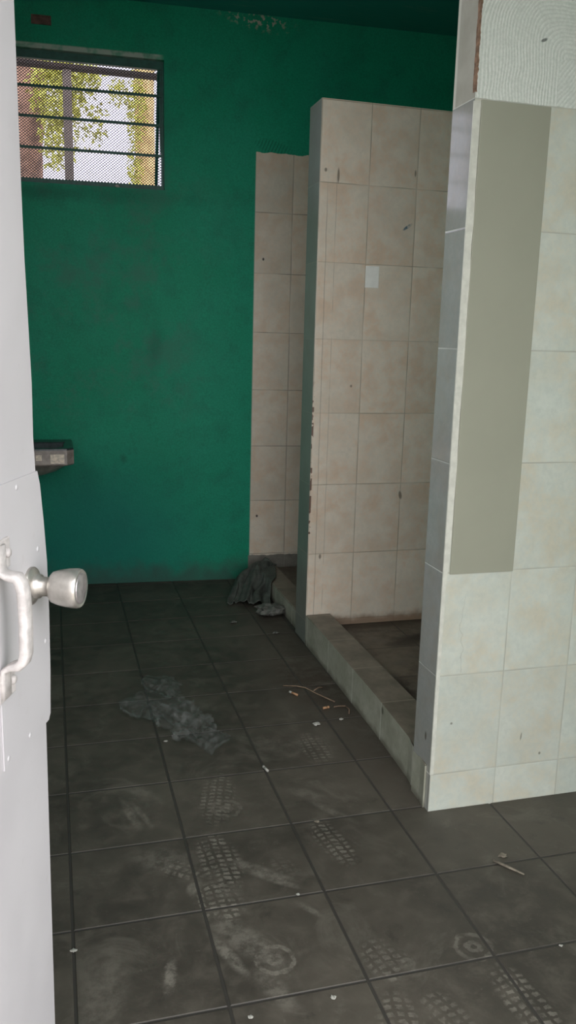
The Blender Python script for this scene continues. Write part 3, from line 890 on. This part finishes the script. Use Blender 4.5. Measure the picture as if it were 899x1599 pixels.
def stick(name, pts, r, mat, label, cat, group=None, seg=6, squash=1.0):
    bm = bmesh.new()
    c = sum((Vector(p) for p in pts), Vector()) / len(pts)
    tube(bm, pts, r, seg, squash)
    o = obj(name, bm, mat, None, True, loc=(c.x, c.y, 0))
    return tag(o, label, cat, group)
def butt(name, a, b, r, label, mats):
    t = thing(name, label, 'cigarette butt', ((a[0] + b[0]) / 2, (a[1] + b[1]) / 2, 0), 0, 'cigarette butts on the floor')
    A = Vector((*a, r)); B = Vector((*b, r)); mid = A.lerp(B, .72)
    for nm, p, q, m in (('filter', A, mid, mats[0]), ('paper_end', mid, B, mats[1])):
        bm = bmesh.new(); tube(bm, [p, q], r, 10)
        ch = obj(nm, bm, m, None, True); ch.parent = t; ch.matrix_parent_inverse = Matrix.Translation(-Vector(t.location))
    return t
butt('cigarette_butt', (.965, 3.180), (.940, 3.222), .0048, 'tan cigarette butt on the floor, the farther one left of the straws by the kerb', (M_butt, M_paper))
butt('cigarette_butt', (1.030, 3.034), (1.058, 3.040), .0052, 'tan cigarette butt close to the kerb, just left of the short straw', (M_butt, M_butt))
butt('cigarette_butt', (.6865, 2.592), (.678, 2.628), .0045, 'pale cigarette butt lying on a floor tile joint in mid floor', (M_paper, M_paper))
stick('straw', [(.93, 3.29, .004), (.985, 3.27, .006), (1.015, 3.235, .010), (1.05, 3.17, .006), (1.098, 3.085, .004)], .0028, M_twig, 'long bent dry straw on the floor running towards the kerb', 'straw')
stick('straw', [(1.04, 3.195, .012), (1.07, 3.225, .010), (1.092, 3.232, .006)], .0028, M_twig, 'short dry straw lying across the long bent straw', 'straw')
stick('straw', [(1.078, 3.038, .004), (1.10, 3.040, .005), (1.128, 3.037, .004)], .0030, M_twig, 'short straight straw between the second butt and the kerb', 'straw')
stick('straw', [(1.128, 3.03, .004), (1.132, 3.00, .005), (1.118, 2.965, .004)], .0028, M_twig, 'small curved straw touching the kerb at the end of the straight one', 'straw')
stick('wood_splint', [(1.203, 1.947, .004), (1.225, 1.912, .005), (1.257, 1.866, .004)], [.005, .0055, .003], M_wood, 'thin grey wooden splint on the floor before the tiled corner', 'splint', squash=.6)
def chip(loc, r, seed, label, mat=None, flat=.35, sx=1.2):
    bm = bmesh.new(); bmesh.ops.create_icosphere(bm, subdivisions=2, radius=1)
    for v in bm.verts:
        k = .8 * (1 + .8 * mnoise.noise(v.co * 1.6 + Vector((seed, seed, 0))))
        v.co = Vector((v.co.x * k * r * sx, v.co.y * k * r, v.co.z * k * r * flat))
    zmin = min(v.co.z for v in bm.verts)
    for v in bm.verts: v.co.z -= zmin
    o = obj('paper_scrap', bm, mat or M_paper); o.location = (*loc, .0)
    return tag(o, label, 'scrap', 'scraps littering the floor')
chip((.962, 2.906), .015, 1, 'pale scrap on the tile joint, nearest below the straws')
chip((1.073, 2.927), .009, 2, 'tiny white scrap close to the kerb below the short straw')
chip((1.068, 3.946), .016, 3, 'greyish scrap by the kerb, level with the partition end', M_scrap)
chip((.891, 4.145), .018, 4, 'dull scrap on the far floor left of the crumpled wrapper', M_scrap)
chip((1.243, 1.962), .013, 5, 'pale scrap beside the tip of the wooden splint', M_wood)
chip((.582, 1.565), .0075, 6, 'tiny white scrap at the bottom of the picture, in mid floor')
chip((.010, 1.858), .0075, 7, 'tiny white scrap near the door edge on the left floor joint')
chip((.605, 1.935), .0055, 8, 'tiny white scrap on a tile joint among the dusty shoe prints')
chip((1.196, 1.590), .0045, 9, 'tiny white scrap at the right edge of the picture')
chip((.371, 2.894), .0075, 10, 'tiny bright scrap against the near left edge of the plastic bag')
chip((.760, 2.26), .008, 11, 'pale scrap on the joint right of the pale cigarette butt', M_wood)
chip((.385, 1.555), .006, 12, 'pale crumb on the nearest tile joint crossing, below the ring shoe print')

# ------------------------------------------------------------------ outside the window
pg = thing('pergola_frame', 'brown post with a rusty beam across it, outside the window', 'post frame', (.178, 7.0, -.055))
bm = bmesh.new(); box(bm, (.145, 6.97, -.055), (.211, 7.03, 3.40), .006); ch = obj('post', bm, M_post); under(pg, ch)
bm = bmesh.new(); box(bm, (-2.2, 6.955, 3.40), (3.2, 7.045, 3.430), .004); ch = obj('beam', bm, M_beam); under(pg, ch)

def tree(label, loc, pts, rads, bark, clumps, leafsize, seed):
    t = thing('tree', label, 'tree', loc, 0, 'trees outside the window')
    bm = bmesh.new()
    P = []
    R = []
    for k in range(len(pts) - 1):
        for q in range(6):
            f = q / 6
            P.append(Vector(pts[k]).lerp(Vector(pts[k + 1]), f)); R.append((rads[k] * (1 - f) + rads[k + 1] * f) * (1 + .12 * mnoise.noise((k + f, seed, 0))))
    P.append(Vector(pts[-1])); R.append(rads[-1])
    tube(bm, P, R, 16)
    for v in bm.verts: v.co += Vector((1, 1, 0)) * .02 * mnoise.noise(v.co * 6)
    under(t, obj('trunk', bm, bark, None, True))
    rnd = random.Random(seed)
    bm = bmesh.new()
    for (cx, cy, cz, rx, ry, rz, n) in clumps:
        for _ in range(n):
            while True:
                d = Vector((rnd.uniform(-1, 1), rnd.uniform(-1, 1), rnd.uniform(-1, 1)))
                if d.length < 1: break
            p = Vector((cx + d.x * rx, cy + d.y * ry, cz + d.z * rz))
            a = Vector((rnd.uniform(-1, 1), rnd.uniform(-1, 1), rnd.uniform(-1.4, .2))).normalized()
            b = a.cross(Vector((rnd.uniform(-1, 1), rnd.uniform(-1, 1), rnd.uniform(-1, 1)))).normalized()
            L = leafsize * rnd.uniform(.6, 1.3); w = L * .22
            vs = [bm.verts.new(p), bm.verts.new(p + a * L * .5 + b * w), bm.verts.new(p + a * L), bm.verts.new(p + a * L * .5 - b * w)]
            bm.faces.new(vs)
    under(t, obj('foliage', bm, M_leaf))
    return t
tree('thick pinkish brown tree trunk behind the mesh at the left of the window', (-.17, 9, -.055),
     [(-.22, 9, -.1), (-.21, 9, 2), (-.20, 9, 3.1), (-.14, 9, 3.9), (-.08, 9, 5.2)], [.26, .20, .175, .19, .15], M_bark,
     [(.12, 8.4, 3.60, .24, .3, .34, 1500), (.30, 8.5, 3.78, .24, .3, .20, 700), (.12, 8.5, 3.20, .18, .3, .25, 450), (-.2, 9, 5.6, 1.0, .75, .6, 900), (.42, 8.6, 3.4, .16, .2, .25, 160)], .055, 3)
tree('yellowish tan tree trunk behind the mesh at the right of the window', (1.11, 10.5, -.055),
     [(1.13, 10.5, -.1), (1.12, 10.5, 2), (1.13, 10.5, 3.5), (1.12, 10.5, 4.4), (1.08, 10.5, 5.6)], [.17, .14, .117, .117, .08], M_bark2,
     [(1.0, 10.2, 3.95, .12, .2, .40, 520), (.98, 10.2, 3.3, .09, .2, .35, 300), (.80, 10.2, 4.1, .12, .2, .14, 160), (.95, 10.6, 5.9, 1.0, .55, .6, 700)], .055, 5)

# ------------------------------------------------------------------ daylight
w = bpy.data.worlds.new('World'); S.world = w; w.use_nodes = True
nt = w.node_tree; nt.nodes.clear()
bg = nt.nodes.new('ShaderNodeBackground'); out = nt.nodes.new('ShaderNodeOutputWorld')
# an open bright sky on the side we look from, a duller lilac-white one beyond the window
tc = nt.nodes.new('ShaderNodeTexCoord'); sx = nt.nodes.new('ShaderNodeSeparateXYZ'); nt.links.new(tc.outputs['Generated'], sx.inputs[0])
mr = nt.nodes.new('ShaderNodeMapRange'); mr.interpolation_type = 'SMOOTHSTEP'
mr.inputs[1].default_value = -.1; mr.inputs[2].default_value = .7
nt.links.new(sx.outputs[1], mr.inputs[0])
mc = nt.nodes.new('ShaderNodeMix'); mc.data_type = 'RGBA'
nt.links.new(mr.outputs[0], mc.inputs[0]); mc.inputs[6].default_value = (4.9, 4.95, 5.1, 1); mc.inputs[7].default_value = (2.2, 2.1, 2.5, 1)
nt.links.new(mc.outputs[2], bg.inputs[0]); bg.inputs[1].default_value = 1.0
nt.links.new(bg.outputs[0], out.inputs[0])
def portal(name, loc, rot, sx, sy):
    l = bpy.data.lights.new(name, 'AREA'); l.shape = 'RECTANGLE'; l.size = sx; l.size_y = sy
    l.cycles.is_portal = True
    o = bpy.data.objects.new(name, l); COL.objects.link(o); o.location = loc; o.rotation_euler = rot
portal('doorway_daylight', ((DX0 + DX1) / 2, .19, DZ / 2), (PI / 2, 0, 0), DX1 - DX0, DZ)
portal('fill_window_daylight', (XL - .16, (LY0 + LY1) / 2, (LZ0 + LZ1) / 2), (0, -PI / 2, 0), LZ1 - LZ0, LY1 - LY0)  # sky portal for the added left window
portal('window_daylight', (.14, yb(.14) + .16, (WZ0 + WZ1) / 2), (-PI / 2, 0, 0), WX1 - WX0, WZ1 - WZ0)

S.cycles.max_bounces = 16; S.cycles.diffuse_bounces = 12; S.cycles.glossy_bounces = 6; S.cycles.transparent_max_bounces = 24

# ------------------------------------------------------------------ camera
cam = bpy.data.cameras.new('camera'); co = bpy.data.objects.new('camera', cam); COL.objects.link(co)
r = Vector((0.9633022726203299, -0.2671529047101775, 0.026039528978505238))
u = Vector((0.02972955608563583, 0.20260413449375536, 0.9788093369911155))
f = Vector((0.2667674737659346, 0.94211511514833, -0.20311136046413125))
Mx = Matrix((r, u, -f)).transposed().to_4x4()
Mx.translation = (0, 0, 1.48477)
co.matrix_world = Mx
cam.sensor_fit = 'VERTICAL'; cam.sensor_height = 36.0; cam.lens = 36.0 * 1310 / 1599
cam.clip_start = .02
S.camera = co
